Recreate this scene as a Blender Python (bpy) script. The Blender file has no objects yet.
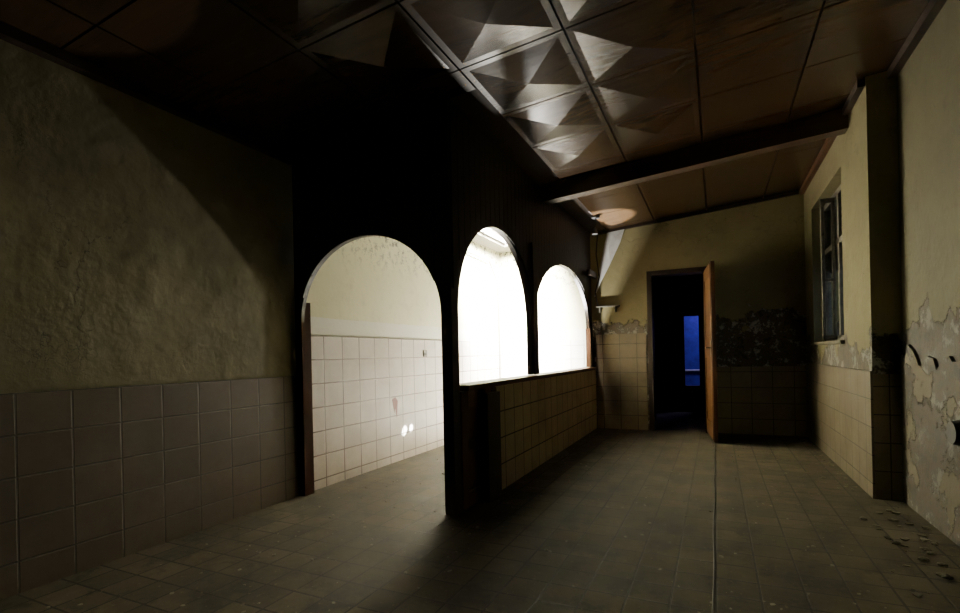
import bpy, bmesh, math, random
from mathutils import Matrix, Vector
random.seed(4)
S=bpy.context.scene
def ceil_z(x): return 2.5+0.081*(x+2.75)

# ---------------- materials ----------------
def newmat(name):
    m=bpy.data.materials.new(name); m.use_nodes=True
    nt=m.node_tree; b=nt.nodes['Principled BSDF']
    return m,nt,b
class G:
    def __init__(s,nt): s.nt=nt; s.tc=nt.nodes.new('ShaderNodeTexCoord'); s.o=s.tc.outputs['Object']
    def n(s,t,**k):
        x=s.nt.nodes.new(t)
        for a,b in k.items(): setattr(x,a,b)
        return x
    def l(s,a,b): s.nt.links.new(a,b)
    def noise(s,scale,detail=4,rough=.6,vec=None,out='Fac'):
        x=s.n('ShaderNodeTexNoise'); x.inputs['Scale'].default_value=scale
        x.inputs['Detail'].default_value=detail; x.inputs['Roughness'].default_value=rough
        s.l(vec or s.o,x.inputs['Vector']); return x.outputs[out]
    def ramp(s,fac,stops):
        r=s.n('ShaderNodeValToRGB'); e=r.color_ramp.elements
        while len(e)<len(stops): e.new(.5)
        for i,(p,c) in enumerate(stops):
            e[i].position=p
            e[i].color=(c,c,c,1) if isinstance(c,(int,float)) else (*c,1)
        s.l(fac,r.inputs[0]); return r.outputs[0]
    def mix(s,f,a,b,mode='MIX'):
        m=s.n('ShaderNodeMix',data_type='RGBA',blend_type=mode)
        for v,i in ((f,0),(a,6),(b,7)):
            if isinstance(v,(int,float)): m.inputs[i].default_value=v
            elif isinstance(v,tuple): m.inputs[i].default_value=(*v,1)
            else: s.l(v,m.inputs[i])
        return m.outputs[2]
    def math(s,op,a,b=0,clamp=False):
        m=s.n('ShaderNodeMath',operation=op,use_clamp=clamp)
        for v,i in ((a,0),(b,1)):
            if isinstance(v,(int,float)): m.inputs[i].default_value=v
            else: s.l(v,m.inputs[i])
        return m.outputs[0]
    def sep(s):
        x=s.n('ShaderNodeSeparateXYZ'); s.l(s.o,x.inputs[0]); return x.outputs
    def bump(s,h,st,dist,b):
        x=s.n('ShaderNodeBump'); x.inputs['Strength'].default_value=st; x.inputs['Distance'].default_value=dist
        s.l(h,x.inputs['Height']); s.l(x.outputs[0],b.inputs['Normal'])

def tile_mat(name,u,v,size,c1,c2,grout,uo=0,vo=0,rough=.35,dirt=.5,bumpd=.004,mort=.004,stain=(.12,.09,.06),sv=None,spec=.5):
    sv=sv or size
    m,nt,b=newmat(name); g=G(nt); sp=g.sep()
    cb=g.n('ShaderNodeCombineXYZ')
    g.l(g.math('ADD',sp[u],uo+50*size),cb.inputs[0]); g.l(g.math('ADD',sp[v],vo+20*sv),cb.inputs[1])
    br=g.n('ShaderNodeTexBrick',offset=0.0,squash=1.0); g.l(cb.outputs[0],br.inputs['Vector'])
    br.inputs['Scale'].default_value=1; br.inputs['Brick Width'].default_value=size; br.inputs['Row Height'].default_value=sv
    br.inputs['Mortar Size'].default_value=mort; br.inputs['Mortar Smooth'].default_value=.2
    br.inputs['Color1'].default_value=(*c1,1); br.inputs['Color2'].default_value=(*c2,1); br.inputs['Mortar'].default_value=(*grout,1)
    d=g.ramp(g.noise(2.2,6,.7),[(.38,0),(.72,1)])
    col=g.mix(g.math('MULTIPLY',d,dirt),br.outputs['Color'],stain)
    d2=g.ramp(g.noise(14,5,.7),[(.5,0),(.75,1)])
    col=g.mix(g.math('MULTIPLY',d2,dirt*.6),col,tuple(x*.6 for x in c1))
    if spec<.4:
        d3=g.ramp(g.noise(4.5,8,.75),[(.52,0),(.60,1)]); col=g.mix(g.math('MULTIPLY',d3,.65),col,tuple(x*.8 for x in stain))
        d4=g.ramp(g.noise(38,3,.6),[(.64,0),(.70,1)]); col=g.mix(g.math('MULTIPLY',d4,.5),col,tuple(x*1.6 for x in c1))
    g.l(col,b.inputs['Base Color']); b.inputs['Specular IOR Level'].default_value=spec
    g.l(g.math('ADD',rough,g.math('MULTIPLY',g.noise(5,4),.35)),b.inputs['Roughness'])
    h=g.math('ADD',g.math('SUBTRACT',1,br.outputs['Fac']),g.math('MULTIPLY',g.noise(9,4),.35))
    g.bump(h,.7,bumpd,b)
    return m

def plaster_mat(name,base,dark,peel=0.0,pz0=.85,pz1=1.25,band=None,mould=0.0,lump=0.0,pd=1.0):
    m,nt,b=newmat(name); g=G(nt); sp=g.sep()
    n1=g.noise(1.3,7,.65); n2=g.noise(7,6,.7)
    col=g.mix(g.ramp(n1,[(.35,0),(.7,1)]),base,dark)
    col=g.mix(g.ramp(n2,[(.55,0),(.8,.5)]),col,tuple(x*.55 for x in dark))
    h=g.math('ADD',n1,g.math('MULTIPLY',g.noise(25,5,.7),.25))
    if lump>0:
        h=g.math('ADD',h,g.math('MULTIPLY',g.noise(4.5,3,.5),lump))
        cr=g.n('ShaderNodeTexVoronoi',feature='DISTANCE_TO_EDGE'); cr.inputs['Scale'].default_value=1.6
        wv=g.n('ShaderNodeVectorMath',operation='ADD'); g.l(g.o,wv.inputs[0])
        g.l(g.noise(3,5,.6,None,'Color'),wv.inputs[1]); g.l(wv.outputs[0],cr.inputs['Vector'])
        ck=g.math('MULTIPLY',g.math('LESS_THAN',cr.outputs['Distance'],.004),g.ramp(g.noise(.9,3),[(.5,0),(.6,1)]))
        col=g.mix(g.math('MULTIPLY',ck,.6),col,tuple(x*.35 for x in dark)); h=g.math('SUBTRACT',h,g.math('MULTIPLY',ck,.4))
    if band:
        e=g.math('ADD',sp[2],g.math('MULTIPLY',n2,.03))
        f=g.math('LESS_THAN',e,band[0]); col=g.mix(f,col,band[1])
    if mould>0:
        mz=g.math('MULTIPLY',g.math('SUBTRACT',sp[2],1.75),2.2,True)
        mm=g.math('MULTIPLY',g.ramp(g.noise(16,6,.8),[(.53,0),(.58,1)]),mz)
        col=g.mix(g.math('MULTIPLY',mm,mould),col,(.02,.02,.015))
    if peel>0:
        mr=g.n('ShaderNodeMapRange'); g.l(sp[2],mr.inputs[0])
        for i,vv in enumerate((pz0,pz1,.22,-.28)): mr.inputs[i+1].default_value=vv
        mk=g.math('ADD',g.noise(2.6,8,.62),mr.outputs[0])
        mk=g.ramp(mk,[(.5,0),(.515,1)])
        k=lambda c:tuple(x*pd for x in c)
        pc=g.ramp(g.noise(6,6,.75),[(.40,k((.025,.019,.014))),(.47,k((.13,.10,.065))),(.53,k((.055,.048,.04))),(.59,k((.45,.44,.4)))])
        col=g.mix(g.math('MULTIPLY',mk,peel),col,pc)
        h=g.math('SUBTRACT',h,g.math('MULTIPLY',mk,1.5))
    g.l(col,b.inputs['Base Color']); b.inputs['Roughness'].default_value=.75
    g.bump(h,.75,.018 if lump else .012,b)
    return m

def wood_mat(name,c1,c2,rough=.45,axis=2,spec=.4):
    m,nt,b=newmat(name); g=G(nt)
    mp=g.n('ShaderNodeMapping'); g.l(g.o,mp.inputs[0]); sc=[22,22,22]; sc[axis]=1.5; mp.inputs['Scale'].default_value=sc
    n=g.noise(1,6,.65,mp.outputs[0]); w=g.noise(1.7,5,.7)
    col=g.mix(g.ramp(n,[(.3,0),(.7,1)]),c1,c2)
    col=g.mix(g.ramp(w,[(.5,0),(.75,.6)]),col,tuple(x*.4 for x in c1))
    g.l(col,b.inputs['Base Color']); b.inputs['Roughness'].default_value=rough
    b.inputs['Specular IOR Level'].default_value=spec
    g.bump(n,.35,.003,b); return m
def plain(name,c,rough=.6,metal=0,var=.35,scale=12):
    m,nt,b=newmat(name); g=G(nt)
    g.l(g.mix(g.ramp(g.noise(scale,5,.7),[(.4,0),(.7,1)]),c,tuple(x*(1-var) for x in c)),b.inputs['Base Color'])
    b.inputs['Roughness'].default_value=rough; b.inputs['Metallic'].default_value=metal; return m

YEL=(.30,.262,.125); YELD=(.205,.178,.082)
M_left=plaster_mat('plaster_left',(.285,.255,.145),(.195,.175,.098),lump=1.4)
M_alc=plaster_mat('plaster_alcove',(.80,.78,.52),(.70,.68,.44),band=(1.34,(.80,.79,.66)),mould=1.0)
M_far=plaster_mat('plaster_far',YEL,YELD,peel=.95,pz0=1.0,pz1=1.75,lump=.4,pd=.85)
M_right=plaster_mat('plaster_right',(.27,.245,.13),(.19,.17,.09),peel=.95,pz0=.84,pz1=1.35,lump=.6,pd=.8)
M_rightN=plaster_mat('plaster_right_shaded',(.11,.10,.052),(.078,.071,.037),peel=.95,pz0=.85,pz1=1.5,lump=.6,pd=.5)  # darker copy of the right plaster; near wall's dimness is in the colour
M_back=plaster_mat('plaster_back',(.10,.09,.065),(.08,.07,.05))
GR=(.035,.027,.02)
RV=.185
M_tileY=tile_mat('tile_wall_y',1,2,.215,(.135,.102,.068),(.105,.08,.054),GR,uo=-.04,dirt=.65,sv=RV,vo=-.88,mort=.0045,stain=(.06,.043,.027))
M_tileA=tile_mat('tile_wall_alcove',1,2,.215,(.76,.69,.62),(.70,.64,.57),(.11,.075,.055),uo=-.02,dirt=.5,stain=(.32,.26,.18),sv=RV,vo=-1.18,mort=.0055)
M_tileR=tile_mat('tile_wall_right',1,2,.2,(.23,.195,.13),(.185,.155,.105),GR,dirt=.75,sv=RV,vo=-.84)
M_tileH=tile_mat('tile_halfwall',1,2,.195,(.48,.40,.25),(.42,.35,.21),GR,dirt=.5,uo=.03,mort=.006)
M_tileX=tile_mat('tile_wall_x',0,2,.215,(.30,.255,.165),(.255,.215,.14),GR,uo=.06,dirt=.7,sv=RV)
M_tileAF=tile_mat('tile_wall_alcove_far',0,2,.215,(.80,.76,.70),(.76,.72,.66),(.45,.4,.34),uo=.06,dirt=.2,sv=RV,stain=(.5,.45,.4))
M_floor=tile_mat('tile_floor',0,1,.165,(.108,.088,.056),(.064,.052,.034),(.013,.010,.007),uo=.02,vo=.05,rough=.55,dirt=.95,mort=.005,stain=(.019,.0145,.009),spec=.2)
M_wood=wood_mat('dark_panel_wood',(.03,.019,.012),(.015,.009,.006),.5)
M_woodred=wood_mat('red_brown_wood',(.12,.052,.022),(.07,.03,.014),.5)
M_jamb=wood_mat('jamb_wood',(.028,.0085,.003),(.018,.006,.002),.8,spec=.03)
M_door=wood_mat('door_wood',(.12,.05,.018),(.075,.03,.011),.45)
M_dframe=wood_mat('door_frame_wood',(.03,.018,.012),(.02,.012,.008),.5)
M_ceil=wood_mat('ceiling_board',(.066,.038,.017),(.042,.024,.011),.27,axis=0,spec=.42)
M_slab=plain('slab',(.04,.027,.02),.8)
M_beam=wood_mat('beam_wood',(.08,.047,.027),(.045,.027,.015),.5,axis=0)
M_frame=plain('white_window_paint',(.55,.54,.48),.5)
M_wframe=plain('weathered_window_paint',(.22,.21,.17),.6,var=.6)
M_dark=plain('black_plastic',(.015,.014,.013),.5)
M_white=plain('pale_white',(.85,.86,.84),.7,var=.2)  # white that paints the light streak; shared with the chair rail
M_rub=plain('rubble',(.22,.2,.15),.9,var=.6,scale=30)
M_metal=plain('dull_metal',(.35,.33,.28),.45,.6)
M_blue=plain('blue_paint',(.10,.09,.62),.6,var=.5,scale=4)
M_red=plain('rust_red',(.22,.03,.015),.6)
gm,nt,b=newmat('window_glass'); b.inputs['Base Color'].default_value=(.8,.9,.95,1); b.inputs['Roughness'].default_value=.08; b.inputs['Transmission Weight'].default_value=1; b.inputs['IOR'].default_value=1.02
M_glass=gm

# ---------------- mesh helpers ----------------
def link(name,bm,mats,parent=None,smooth=False):
    bmesh.ops.recalc_face_normals(bm,faces=bm.faces)
    me=bpy.data.meshes.new(name); bm.to_mesh(me); bm.free()
    for m in (mats if isinstance(mats,(list,tuple)) else [mats]): me.materials.append(m)
    if smooth:
        for p in me.polygons: p.use_smooth=True
    o=bpy.data.objects.new(name,me); S.collection.objects.link(o)
    if parent: o.parent=parent
    return o
def empty(name):
    o=bpy.data.objects.new(name,None); S.collection.objects.link(o); o.empty_display_size=.1; return o
def addbox(bm,x0,x1,y0,y1,z0,z1,mi=0):
    f=lambda x,z: ceil_z(x) if z=='c' else z
    v=[bm.verts.new((x,y,f(x,z))) for z in (z0,z1) for x,y in ((x0,y0),(x1,y0),(x1,y1),(x0,y1))]
    for q in ((0,3,2,1),(4,5,6,7),(0,1,5,4),(1,2,6,5),(2,3,7,6),(3,0,4,7)):
        fc=bm.faces.new([v[i] for i in q]); fc.material_index=mi
def boxes(name,L,mat,parent=None,bev=0):
    bm=bmesh.new()
    for b in L: addbox(bm,*b)
    o=link(name,bm,mat,parent)
    if bev:
        md=o.modifiers.new('b','BEVEL'); md.width=bev; md.segments=2; md.limit_method='ANGLE'
    return o
def extrude_poly(name,pts,t0,t1,axis,mat,parent=None,bm=None):
    own=bm is None
    if own: bm=bmesh.new()
    P=(lambda u,z,t:(u,t,z)) if axis=='x' else (lambda u,z,t:(t,u,z))
    a=[bm.verts.new(P(u,z,t0)) for u,z in pts]; c=[bm.verts.new(P(u,z,t1)) for u,z in pts]
    bm.faces.new(a); bm.faces.new(c[::-1]); n=len(pts)
    for i in range(n): bm.faces.new((a[i],c[i],c[(i+1)%n],a[(i+1)%n]))
    if own: return link(name,bm,mat,parent)
def tube(name,pts,r,mat,parent=None,cyc=False):
    cu=bpy.data.curves.new(name,'CURVE'); cu.dimensions='3D'; cu.bevel_depth=r; cu.bevel_resolution=3
    sp=cu.splines.new('POLY'); sp.points.add(len(pts)-1)
    for p,q in zip(sp.points,pts): p.co=(*q,1)
    sp.use_cyclic_u=cyc
    o=bpy.data.objects.new(name,cu); o.data.materials.append(mat); S.collection.objects.link(o)
    if parent: o.parent=parent
    return o

# ---------------- room shell ----------------
XL=-2.80; YF=6.67; YP=2.75; XO=-3.0
boxes('floor',[(XO,1.35,-1.7,6.87,-.15,0)],M_floor)
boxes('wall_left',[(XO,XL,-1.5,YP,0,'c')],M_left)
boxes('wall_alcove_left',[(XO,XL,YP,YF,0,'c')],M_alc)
boxes('wall_far_alcove',[(XO,-1.53,YF,6.87,0,'c')],M_alc)
DX0,DX1,DZ=-.75,-.10,1.99
boxes('wall_far',[(-1.53,DX0,YF,6.87,0,'c'),(DX1,1.35,YF,6.87,0,'c'),(DX0,DX1,YF,6.87,DZ,'c')],M_far)
RY0,RY1,RZ0,RZ1=4.85,6.2,1.06,2.45
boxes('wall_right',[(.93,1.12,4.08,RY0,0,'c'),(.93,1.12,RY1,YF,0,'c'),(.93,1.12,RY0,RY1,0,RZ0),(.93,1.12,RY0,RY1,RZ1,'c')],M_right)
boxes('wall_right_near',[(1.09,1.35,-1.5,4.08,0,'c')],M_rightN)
boxes('wall_back',[(XO,1.35,-1.7,-1.5,0,'c')],M_back)
HX0,HX1,HY0,HY1=-2.6,-1.85,4.9,6.35
bm=bmesh.new()
def slab(x0,x1,y0,y1):
    v=[bm.verts.new((x,y,ceil_z(x)+dz)) for dz in (0.0,.2) for x,y in ((x0,y0),(x1,y0),(x1,y1),(x0,y1))]
    for q in ((0,3,2,1),(4,5,6,7),(0,1,5,4),(1,2,6,5),(2,3,7,6),(3,0,4,7)): bm.faces.new([v[i] for i in q])
slab(XO,1.35,-1.7,HY0); slab(XO,1.35,HY1,6.87); slab(XO,HX0,HY0,HY1); slab(HX1,1.35,HY0,HY1)
link('ceiling',bm,M_slab)
bm=bmesh.new(); P=.6; gap=.006
def panel(x0,x1,y0,y1,depth):
    x0+=gap;x1-=gap;y0+=gap;y1-=gap
    if x1-x0<.05 or y1-y0<.05: return
    zt=lambda x,d:ceil_z(x)-.004-d
    base=[(x0,y0),(x1,y0),(x1,y1),(x0,y1)]
    top=[bm.verts.new((x,y,zt(x,0))) for x,y in base]; low=[bm.verts.new((x,y,zt(x,.012))) for x,y in base]
    for i in range(4): bm.faces.new((top[i],top[(i+1)%4],low[(i+1)%4],low[i]))
    if depth>0:
        k=.035
        inn=[(x0+k,y0+k),(x1-k,y0+k),(x1-k,y1-k),(x0+k,y1-k)]
        iv=[bm.verts.new((x,y,zt(x,.012))) for x,y in inn]
        cx=(x0+x1)/2;cy=(y0+y1)/2; c=bm.verts.new((cx,cy,zt(cx,.012+depth)))
        for i in range(4):
            bm.faces.new((low[i],low[(i+1)%4],iv[(i+1)%4],iv[i])); bm.faces.new((iv[i],iv[(i+1)%4],c))
    else: bm.faces.new(low)
xs=[-2.79]; x=-2.47
while x<1.0: xs.append(x); x+=P
xs.append(1.08)
def rows(a,b):
    ys=[a]
    while ys[-1]+P<b-.1: ys.append(ys[-1]+P)
    ys.append(b); return ys
for reg in (rows(-1.1,4.53),rows(4.67,6.66)):
    for j in range(len(reg)-1):
        for i in range(len(xs)-1):
            y0,y1=reg[j],reg[j+1]; x0,x1=xs[i],xs[i+1]
            if y0>4 and x1>.93: x1=.92
            if y1>YP and x0<-1.6: y1=min(y1,YP-.02)
            if y1<=y0: continue
            full=abs(x1-x0-P)<.01 and abs(y1-y0-P)<.01
            near=y1<4.4 and full
            if y1>2.9 and x0<-1.48: x0=-1.475
            panel(x0,x1,y0,y1,(.035 if near and -2<(x0+x1)/2<.2 else 0.0))
link('ceiling_panels',bm,M_ceil)
zz=lambda x,d:ceil_z(x)-d
def slope_box(name,x0,x1,y0,y1,d0,d1,mat,parent=None):
    bm=bmesh.new()
    v=[bm.verts.new((x,y,zz(x,d))) for d in (d0,d1) for x,y in ((x0,y0),(x1,y0),(x1,y1),(x0,y1))]
    for q in ((0,3,2,1),(4,5,6,7),(0,1,5,4),(1,2,6,5),(2,3,7,6),(3,0,4,7)): bm.faces.new([v[i] for i in q])
    return link(name,bm,mat,parent)
slope_box('ceiling_beam',-1.46,.925,4.54,4.66,.165,.005,M_beam)
slope_box('trim_1',XL+.002,XL+.05,-1.49,YP-.02,.07,.018,M_dframe)
slope_box('trim_2',1.04,1.088,-1.49,4.07,.075,.018,M_dframe)
slope_box('trim_3',.885,.928,4.68,6.62,.07,.018,M_woodred)
slope_box('trim_4',.885,.928,4.09,4.53,.07,.018,M_dframe)
slope_box('trim_5',-1.46,.88,6.63,6.668,.05,.018,M_dframe)
bm=bmesh.new()
def lining(x0,x1,y0,y1):
    v=[bm.verts.new((x,y,ceil_z(x)-d)) for d in (.03,.003) for x,y in ((x0,y0),(x1,y0),(x1,y1),(x0,y1))]
    for q in ((0,3,2,1),(4,5,6,7),(0,1,5,4),(1,2,6,5),(2,3,7,6),(3,0,4,7)): bm.faces.new([v[i] for i in q])
lining(XL,-1.54,2.9,HY0); lining(XL,-1.54,HY1,YF); lining(XL,HX0,HY0,HY1); lining(HX1,-1.54,HY0,HY1)
link('ceiling_alcove_lining',bm,M_back)
sk=empty('added_roof_frame')  # roof-window frame added around the lamp in the ceiling opening
slope_box('added_frame_a',HX0,HX1,5.60,5.64,-.06,-.01,M_frame,sk); slope_box('added_frame_b',HX0,HX0+.03,HY0,HY1,-.06,-.01,M_frame,sk)
slope_box('added_frame_c',HX1-.03,HX1,HY0,HY1,-.06,-.01,M_frame,sk)

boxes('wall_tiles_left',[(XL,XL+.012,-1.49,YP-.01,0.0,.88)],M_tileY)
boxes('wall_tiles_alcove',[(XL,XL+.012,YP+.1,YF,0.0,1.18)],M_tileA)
boxes('wall_tiles_alcove_far',[(XL+.013,-1.6,YF-.012,YF,0.0,1.18)],M_tileAF)
boxes('wall_tiles_far',[(-1.44,DX0-.05,YF-.012,YF,0,1.24),(DX1+.05,.915,YF-.012,YF,0,.80)],M_tileX)
boxes('wall_tiles_right',[(.916,.93,4.068,YF-.013,0.0,.84)],M_tileR)
boxes('wall_tiles_pilaster',[(.93,1.089,4.066,4.08,0,.82)],M_tileX)
M_nearR=plaster_mat('peeling_render',(.17,.145,.10),(.08,.066,.045),peel=1,pz0=-.7,pz1=2.4,pd=.6)
pts=[(1.5,0),(4.06,0)]; u=4.06; zb=.93
while u>1.5:
    pts.append((u,zb+random.uniform(-.06,.06)+.04*math.sin(u*5))); u-=random.uniform(.03,.1)
pts.append((1.5,.85))
extrude_poly('peeling_render_patch',pts,1.072,1.087,'y',M_nearR)

# ---------------- arched wooden partition ----------------
part=empty('arched_wooden_partition')
def arch(u,c,a,spring,b):
    if abs(u-c)>=a: return None
    return spring+b*math.sqrt(max(0,1-((u-c)/a)**2))
def archpts(c,a,spring,b,z0,n=40):
    L=[(c-a,z0)]
    for i in range(n+1):
        t=math.pi*(1-i/n); L.append((c+a*math.cos(t),spring+b*math.sin(t)))
    L.append((c+a,z0)); return L
FA=(-2.15,.585,1.27,.56)
XA,XB=-1.53,-1.49
pts=[(XL+.002,0)]+archpts(*FA,0)+[(XB,0),(XB,ceil_z(XB)-.001),(XL+.002,ceil_z(XL)-.001)]
extrude_poly('front_panel',pts,YP,YP+.03,'x',M_wood,part)
boxes('corner_post',[(-1.562,XB,YP+.03,YP+.09,0,ceil_z(-1.56)-.02)],M_wood,part)
A2=(3.53,.69,1.27,.69); A3=(5.435,1.065,1.32,.64)
Y0=YP+.092
pts=[(Y0,.82)]+[(max(Y0,u),z) for u,z in archpts(*A2,.82)]+archpts(*A3,.82)+[(6.665,.82),(6.665,ceil_z(XA)-.002),(Y0,ceil_z(XA)-.002)]
q=[]
for p in pts:
    if not q or (abs(p[0]-q[-1][0])+abs(p[1]-q[-1][1]))>1e-5: q.append(p)
extrude_poly('side_panel',q,XA,XB,'y',M_wood,part)
def boards(name,u0,u1,arches,t0,t1,axis,ztop):
    bm=bmesh.new(); w=.085; u=u0
    while u<u1-.01:
        e=min(u+w-.007,u1); N=8
        def bz(q):
            for (c,a,s,b) in arches:
                r=arch(q,c,a,s,b)
                if r: return r
            return None
        us=[u+(e-u)*i/N for i in range(N+1)]; zs=[bz(q) for q in us]
        if any(z is None for z in zs): u+=w; continue
        extrude_poly('',[(q,z) for q,z in zip(us,zs)]+[(e,ztop(e)),(u,ztop(u))],t0,t1,axis,None,None,bm)
        u+=w
    return link(name,bm,M_wood,part)
boards('side_boards',YP+.02,6.6,[(A2[0],A2[1]+.09,A2[2],A2[3]),(A3[0],A3[1]+.09,A3[2],A3[3])],XB,XB+.012,'y',lambda q:ceil_z(-1.47)-.03)
boards('front_boards',XL+.01,-1.49,[FA],YP-.012,YP,'x',lambda q:ceil_z(q)-.02)
boxes('arch_post',[(XB,XB+.03,4.24,4.355,.82,2.0)],M_wood,part)
boxes('jamb_lining',[(-2.755,-2.733,YP+.03,YP+.09,0,1.42),(-2.734,-2.73,YP-.004,YP+.03,0,1.27)],M_jamb,part)
boxes('end_jamb_lining',[(-1.535,-1.475,6.492,6.5,.82,1.32)],M_woodred,part)
boxes('cornice_block',[(-1.45,-1.40,6.25,6.62,1.98,2.05)],M_dframe,part)

hw=empty('tiled_half_wall')
YH=3.33
boxes('core',[(-1.57,-1.46,YH+.012,6.655,0,.77)],M_alc,hw)
boxes('tile_face',[(-1.46,-1.448,YH,6.655,0,.77)],M_tileH,hw)
boxes('tile_end',[(-1.57,-1.448,YH-.002,YH+.012,0,.77)],M_tileX,hw)
boxes('counter_board',[(-1.60,-1.43,YP+.1,6.655,.775,.812)],M_woodred,hw,.006)
bd=empty('wooden_counter_flap')
boxes('panel',[(-1.55,-1.51,YP+.1,YH-.01,.0,.77)],M_woodred,bd,.004)
boxes('rails',[(-1.51,-1.485,YP+.1,YP+.19,.0,.77),(-1.51,-1.485,YH-.11,YH-.01,.0,.77),(-1.51,-1.485,YP+.19,YH-.11,.0,.1),(-1.51,-1.485,YP+.19,YH-.11,.65,.77),(-1.51,-1.485,YP+.19,YH-.11,.38,.44)],M_woodred,bd,.004)
boxes('leaning_dark_board',[(-1.440,-1.415,3.10,3.32,.0,.74)],M_wood,None,.004)

# ---------------- doors ----------------
door=empty('door_1')
boxes('frame',[(DX0,DX0+.03,YF-.03,6.87,0,DZ),(DX1-.03,DX1,YF-.03,6.87,0,DZ),(DX0,DX1,YF-.03,6.87,DZ-.03,DZ)],M_dframe,door)
boxes('architrave',[(DX0-.03,DX0,YF-.02,YF,0,DZ+.03),(DX1,DX1+.03,YF-.02,YF,0,DZ+.03),(DX0,DX1,YF-.02,YF,DZ,DZ+.03)],M_dframe,door)
leaf=boxes('leaf',[(0,.04,-.72,0,0,1.95),(-.008,0,-.70,-.62,.02,1.93),(-.008,0,-.1,-.02,.02,1.93),(-.008,0,-.62,-.1,.02,.18),(-.008,0,-.62,-.1,.9,1.02),(-.008,0,-.62,-.1,1.81,1.93)],M_door,door,.002)
leaf.location=(DX1-.015,YF-.035,.012); leaf.rotation_euler=(0,0,math.atan2(.08,.72))
tube('handle',[(-.05,-.66,1.02),(-.05,-.55,1.02)],.009,M_metal,leaf)
tube('handle_stem',[(0,-.66,1.02),(-.05,-.66,1.02)],.009,M_metal,leaf)
boxes('handle_plate',[(-.012,-.008,-.68,-.64,.92,1.1)],M_metal,leaf)

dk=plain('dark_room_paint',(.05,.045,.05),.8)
boxes('floor_back_room',[(-1.6,.6,6.87,10.6,-.15,0)],M_floor)
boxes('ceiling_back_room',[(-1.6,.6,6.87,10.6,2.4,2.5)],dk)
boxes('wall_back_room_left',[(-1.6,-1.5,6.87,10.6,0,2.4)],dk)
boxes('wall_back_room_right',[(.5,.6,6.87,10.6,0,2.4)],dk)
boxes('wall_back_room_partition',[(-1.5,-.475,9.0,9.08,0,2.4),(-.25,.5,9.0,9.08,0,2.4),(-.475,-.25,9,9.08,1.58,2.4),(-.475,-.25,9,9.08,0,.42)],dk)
boxes('wall_back_room_end',[(-1.6,.6,10.5,10.6,0,2.4)],M_blue)
boxes('trim_6',[(-.25,-.13,8.96,9.0,0,1.65)],M_woodred)
L=bpy.data.lights.new('blue_room_light','AREA'); L.size=.4; L.energy=15; L.color=(.5,.45,1)
o=bpy.data.objects.new('blue_room_light',L); o.location=(.1,9.8,2.2); S.collection.objects.link(o)
tube('blue_room_chair_rail',[(-.9,10.48,.62),(.3,10.48,.62)],.02,M_white)

# ---------------- window ----------------
win=empty('window_1')
X=1.03; t=.05
fr=[(X,X+t,RY0,RY0+.05,RZ0,RZ1),(X,X+t,RY1-.05,RY1,RZ0,RZ1),(X,X+t,RY0,RY1,RZ0,RZ0+.05),(X,X+t,RY0,RY1,RZ1-.05,RZ1),(X,X+t,5.5,5.56,RZ0,RZ1),(X,X+t,RY0,RY1,1.95,2.0)]
boxes('frame',fr,M_wframe,win)
boxes('glass',[(X+.02,X+.025,RY0+.05,RY1-.05,RZ0+.05,RZ1-.05)],M_glass,win)
boxes('sill',[(.90,1.03,RY0-.02,RY1+.02,RZ0-.03,RZ0)],M_rub,win,.004)
boxes('casement_leaf',[(.915,.94,5.62,5.65,RZ0+.02,2.4),(1.0,1.025,5.62,5.65,RZ0+.02,2.4),(.915,1.025,5.62,5.65,RZ0+.02,RZ0+.06),(.915,1.025,5.62,5.65,2.36,2.4),(.915,1.025,5.62,5.65,1.62,1.65)],M_wframe,win,.002)
boxes('added_sky_blocker',[(1.085,1.11,RY0+.01,RY1-.01,1.76,RZ1-.01)],M_dframe,win)  # boards added to block the sky and darken the upper panes

# ---------------- small things ----------------
bm=bmesh.new()
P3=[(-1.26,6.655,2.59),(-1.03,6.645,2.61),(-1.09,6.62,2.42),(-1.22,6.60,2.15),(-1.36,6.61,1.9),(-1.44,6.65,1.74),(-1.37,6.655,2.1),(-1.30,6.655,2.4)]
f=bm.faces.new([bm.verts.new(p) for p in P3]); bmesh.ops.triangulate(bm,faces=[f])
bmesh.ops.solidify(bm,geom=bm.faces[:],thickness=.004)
link('painted_light_streak',bm,M_white)  # pale mesh shaped as the streak of light on the far wall
sh=empty('wall_bracket_shelf')
boxes('board',[(-1.42,-1.12,6.60,6.668,1.60,1.615)],M_wframe,sh,.003)
boxes('bracket',[(-1.38,-1.365,6.61,6.668,1.53,1.60),(-1.18,-1.165,6.61,6.668,1.53,1.60)],M_wframe,sh)
tube('hanging_cable',[(-1.38,6.62,2.56),(-1.40,6.60,2.3),(-1.37,6.62,2.0),(-1.42,6.6,1.8),(-1.40,6.62,1.62)],.008,M_dark)
cl=empty('pendant_lamp_socket')
cz=ceil_z(-1.25)
tube('cord',[(-1.25,5.9,cz-.02),(-1.24,5.9,cz-.1),(-1.26,5.9,cz-.16)],.006,M_dark,cl)
bm=bmesh.new(); bmesh.ops.create_cone(bm,cap_ends=True,segments=20,radius1=.035,radius2=.018,depth=.07,matrix=Matrix.Translation((-1.26,5.9,cz-.19)))
link('socket',bm,M_dark,cl)
bm=bmesh.new(); bmesh.ops.create_cone(bm,cap_ends=True,segments=20,radius1=.05,radius2=.05,depth=.02,matrix=Matrix.Translation((-1.25,5.9,cz-.028)))
link('rose',bm,M_dark,cl)
so=empty('wall_socket')
boxes('plate',[(XL+.012,XL+.022,4.50,4.57,1.0,1.07)],M_wframe,so,.004)
boxes('holes',[(XL+.022,XL+.024,4.515,4.53,1.02,1.04),(XL+.022,XL+.024,4.54,4.555,1.02,1.04)],M_dark,so)
bm=bmesh.new()
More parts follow.
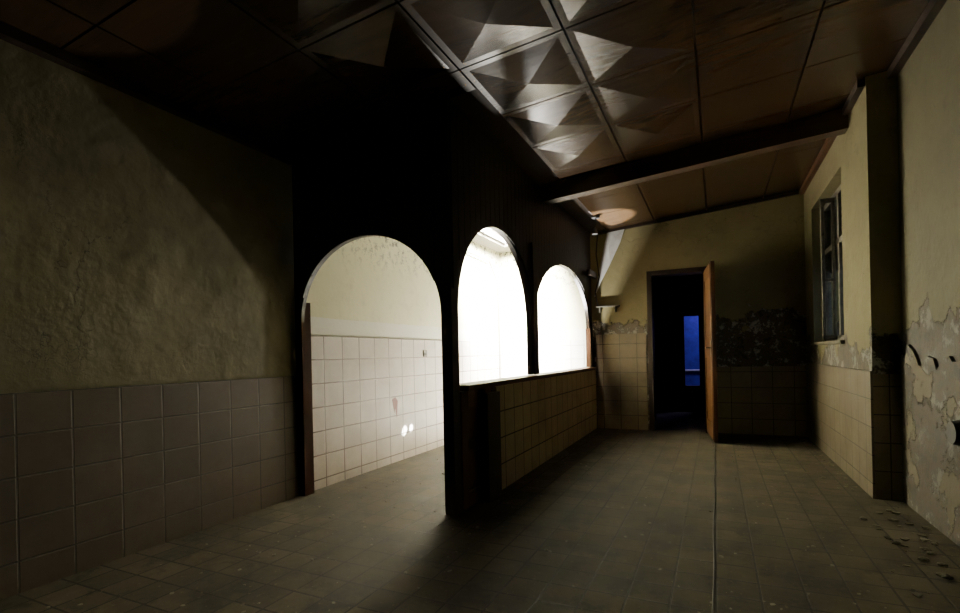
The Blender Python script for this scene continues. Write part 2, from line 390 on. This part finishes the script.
pts=[(3.93,.60),(3.98,.62),(4.02,.58),(4.01,.5),(4.0,.42),(3.99,.45),(3.975,.52),(3.96,.47),(3.945,.54)]
extrude_poly('rust_stain',pts,XL+.012,XL+.0135,'y',M_red)
tube('wall_pipe',[(XL+.04,6.5,.02),(XL+.04,6.5,2.0),(XL+.04,6.2,2.28),(XL+.04,5.2,2.3)],.014,M_metal)
jb=empty('junction_box')
bm=bmesh.new(); bmesh.ops.create_cone(bm,cap_ends=True,segments=32,radius1=.065,radius2=.055,depth=.035,matrix=Matrix.Translation((1.054,3.20,.57))@Matrix.Rotation(-math.pi/2,4,'Y'))
link('box',bm,M_dark,jb)
def debris(name,n,fn,smin,smax,mat):
    bm=bmesh.new()
    for i in range(n):
        x,y=fn(); s=random.uniform(smin,smax)
        r=bmesh.ops.create_icosphere(bm,subdivisions=1,radius=s)
        rot=Matrix.Rotation(random.random()*6,3,'Z'); fl=random.uniform(.25,.6)
        for v in r['verts']:
            c=v.co*random.uniform(.65,1.2); c.z*=fl; c.x*=1.4; c=rot@c
            v.co=c+Vector((x,y,s*fl*.75))
    return link(name,bm,mat)
debris('floor_debris',560,lambda:(random.uniform(-2.6,.8),random.uniform(.8,6.3)) ,.002,.010,M_rub)
debris('plaster_rubble',75,lambda:(1.02-abs(random.gauss(0,.14)),random.uniform(1.8,3.9)),.004,.022,M_rub)
debris('plaster_crumbs',60,lambda:(.88-abs(random.gauss(0,.07)),random.uniform(4.1,6.5)),.004,.013,M_rub)
tube('floor_cable',[(-.03+.003*math.sin(i*1.3),1.0+i*.25,.004) for i in range(20)],.003,M_dark)

# ---------------- lights ----------------
def area(name,loc,direction,sx,sy,e,col=(1,1,1),spread=180):
    L=bpy.data.lights.new(name,'AREA'); L.shape='RECTANGLE'; L.size=sx; L.size_y=sy; L.energy=e; L.color=col; L.spread=math.radians(spread)
    o=bpy.data.objects.new(name,L); o.location=loc; o.rotation_euler=Vector(direction).to_track_quat('-Z','Y').to_euler(); S.collection.objects.link(o); return o
area('sunlit_floor_glow',(-1.95,5.8,.05),(0,0,1),.12,.12,125,(1,.96,.86))
area('alcove_skylight',(-2.2,5.5,ceil_z(-2.2)+.25),(-.5,.75,-.9),.6,.8,1900,(1,.98,.93),76)
def spot(name,loc,tgt,ang,e,bl=.4,sz=.01):
    L=bpy.data.lights.new(name,'SPOT'); L.energy=e; L.spot_size=math.radians(ang); L.spot_blend=bl; L.shadow_soft_size=sz
    o=bpy.data.objects.new(name,L); o.location=loc; o.rotation_euler=(Vector(tgt)-Vector(loc)).to_track_quat('-Z','Y').to_euler(); S.collection.objects.link(o)
spot('sunbeam',(-1.9,4.6,.9),(XL,4.12,.27),4.0,2000)
spot('sunbeam.001',(-1.9,4.6,.9),(XL,4.24,.28),3.2,2000)
spot('sunbeam.002',(-1.95,6.35,.1),(-1.25,6.1,2.65),18,3600,.3)
w=bpy.data.worlds.new('sky'); S.world=w; w.use_nodes=True
bg=w.node_tree.nodes['Background']; bg.inputs[0].default_value=(.62,.68,.75,1); bg.inputs[1].default_value=.5

# ---------------- camera ----------------
cd=bpy.data.cameras.new('camera'); cam=bpy.data.objects.new('camera',cd); S.collection.objects.link(cam)
f=500; cd.sensor_width=36; cd.lens=f/960*36; cd.shift_y=49/960; cd.shift_x=-1/960; cd.clip_start=.02
cam.matrix_world=Matrix.Translation((0,0,1.0))@Matrix.Rotation(math.atan(235/f),4,'Z')@Matrix.Rotation(math.pi/2,4,'X')@Matrix.Rotation(-.022,4,'Z')
S.camera=cam
